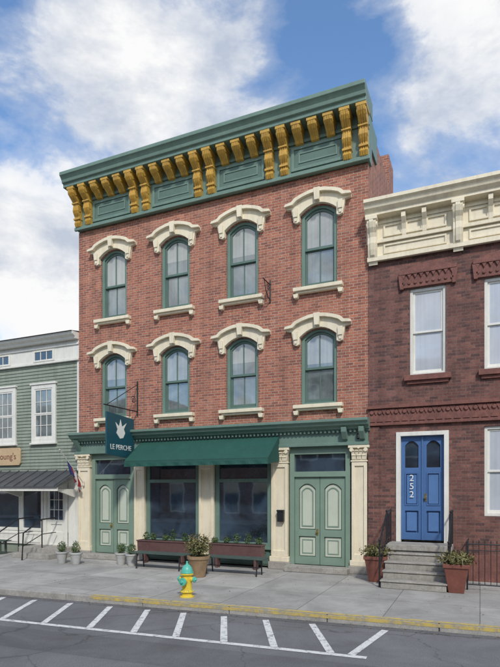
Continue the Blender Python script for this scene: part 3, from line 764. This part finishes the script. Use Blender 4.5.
foliage('foliage',e,(-6.35,-2.05,.78),(.38,.34,.28),1000,.035,'leaf2',.1)
foliage('foliage_dark',e,(-6.35,-2.05,.68),(.28,.28,.20),350,.03,'leaf',.1)
def sq_planter(x,y):
    e=empty('tapered_planter',(x,y,0)); q=P('planter',e,'maroon',.012)
    a,b=.15,.24; 
    q.add([(x-a,y-a,0),(x+a,y-a,0),(x+a,y+a,0),(x-a,y+a,0),(x-b,y-b,.56),(x+b,y-b,.56),(x+b,y+b,.56),(x-b,y+b,.56)],[(0,3,2,1),(4,5,6,7),(0,1,5,4),(1,2,6,5),(2,3,7,6),(3,0,4,7)])
    q.box(x-.26,x+.26,y-.26,y-.2,.52,.60); q.box(x-.26,x+.26,y+.2,y+.26,.52,.60); q.box(x-.26,x-.2,y-.199,y+.199,.52,.60); q.box(x+.2,x+.26,y-.199,y+.199,.52,.60)
    q.done(); foliage('foliage',e,(x,y,.70),(.40,.34,.17),950,.035,'leaf2',.1); foliage('foliage_dark',e,(x,y,.64),(.24,.24,.10),250,.03,'leaf',.1)
sq_planter(-2.22,-.95); sq_planter(-.45,-1.62)

# opposite side of the street (behind the camera, seen only in reflections)
for i,(x0,x1,hh) in enumerate(((-34,-22,9),(-21.9,-12,7.5),(-11.9,-2,10),(-1.9,9,8),(9.1,22,9.5))):
    e=empty('brick_row_building',((x0+x1)/2,-22,0)); q=P('walls',e,'opp' if i%2 else 'brick2'); q.box(x0,x1,-32,-20,-.14,hh); q.done()
    g=P('windows',e,'glassshop'); f=P('trim',e,'white'); f.box(x0,x1,-20,-19.6,hh-.4,hh)
    x=x0+1
    while x<x1-1.2:
        for z in (.6,4.2,7.0):
            if z+2<hh: g.box(x,x+1,-20,-19.97,z,z+2); f.plate(rect(x-.1,x+1.1,z-.1,z+2.1),[rect(x,x+1,z,z+2)],-20.0,-19.95)
        x+=2.2
    g.done(); f.done()

# ------------------------------------------------------------------ LIGHT, SKY
S=Vector((.42,-.70,.74)).normalized()
sd=bpy.data.lights.new('sun','SUN'); sd.energy=2.7; sd.angle=R(5); sd.color=(1,.96,.90)
so=bpy.data.objects.new('sun',sd); scene.collection.objects.link(so); so.rotation_euler=S.to_track_quat('Z','Y').to_euler()
wd=bpy.data.worlds.new('World'); scene.world=wd; wd.use_nodes=True; nt=wd.node_tree
for n in list(nt.nodes): nt.nodes.remove(n)
out=N(nt,'ShaderNodeOutputWorld')
sky=N(nt,'ShaderNodeTexSky'); sky.sky_type='NISHITA'; sky.sun_disc=False
sky.sun_elevation=math.asin(S.z); sky.sun_rotation=math.atan2(S.x,S.y); sky.air_density=1.0; sky.dust_density=.5; sky.ozone_density=2.0
hsv=N(nt,'ShaderNodeHueSaturation'); hsv.inputs['Saturation'].default_value=1.1; hsv.inputs['Value'].default_value=1.5; nt.links.new(sky.outputs[0],hsv.inputs['Color'])
bg=N(nt,'ShaderNodeBackground'); bg.inputs[1].default_value=.15; nt.links.new(hsv.outputs[0],bg.inputs[0])
tc=N(nt,'ShaderNodeTexCoord'); gen=tc.outputs['Generated']
mp=N(nt,'ShaderNodeMapping'); mp.inputs['Location'].default_value=(3.1,1.7,.4); mp.inputs['Scale'].default_value=(1,1,1.9); nt.links.new(gen,mp.inputs[0])
n1=noise(nt,mp.outputs[0],3.2,8,.58,.15)
# large cloud banks / clear gaps by compass direction
acc=n1
for az,el,amt,wdt in ((-34,39,.12,11),(-24,44,.08,9),(-47,21,.12,10),(-3,32,.12,9),(-1,43,.10,6),(-14,37,-.10,6),(-43,31,-.07,6),(-50,42,-.08,6),(-44,14,.05,6)):
    a_,e_=R(az),R(el); d=Vector((math.sin(a_)*math.cos(e_),math.cos(a_)*math.cos(e_),math.sin(e_)))
    dp_=N(nt,'ShaderNodeVectorMath',operation='DISTANCE'); nt.links.new(gen,dp_.inputs[0]); dp_.inputs[1].default_value=d
    mr=N(nt,'ShaderNodeMapRange'); mr.interpolation_type='SMOOTHSTEP'; mr.inputs[1].default_value=0; mr.inputs[2].default_value=R(wdt)*1.6; mr.inputs[3].default_value=amt; mr.inputs[4].default_value=0
    nt.links.new(dp_.outputs['Value'],mr.inputs[0])
    ad=N(nt,'ShaderNodeMath',operation='ADD'); nt.links.new(acc,ad.inputs[0]); nt.links.new(mr.outputs[0],ad.inputs[1]); acc=ad.outputs[0]
mask=ramp(nt,acc,[(.42,0.),(.50,.30),(.56,.85),(.66,1.)])
mp2=N(nt,'ShaderNodeMapping'); mp2.inputs['Location'].default_value=(3.1,1.7,.46); mp2.inputs['Scale'].default_value=(1,1,1.9); nt.links.new(gen,mp2.inputs[0])
n2=noise(nt,mp2.outputs[0],4.5,6,.62,.1)
cc=ramp(nt,n2,[(.36,(.56,.62,.73)),(.56,(1.,1.,1.))])
bg2=N(nt,'ShaderNodeBackground'); bg2.inputs[1].default_value=.97; nt.links.new(cc,bg2.inputs[0])
mxs=N(nt,'ShaderNodeMixShader'); nt.links.new(mask,mxs.inputs[0]); nt.links.new(bg.outputs[0],mxs.inputs[1]); nt.links.new(bg2.outputs[0],mxs.inputs[2])
nt.links.new(mxs.outputs[0],out.inputs[0])

# ------------------------------------------------------------------ CAMERA
cd=bpy.data.cameras.new('camera'); cam=bpy.data.objects.new('camera',cd); scene.collection.objects.link(cam)
cam.location=(0,-13.5,2.13); cam.rotation_euler=(R(90),0,math.atan(230/530))
cd.sensor_fit='HORIZONTAL'; cd.sensor_width=36; cd.lens=530/500*36; cd.shift_y=(490-333.5)/500; cd.clip_end=1500; cd.clip_start=.1
scene.camera=cam
scene.view_settings.view_transform='Standard'; scene.view_settings.look='None'; scene.view_settings.exposure=0
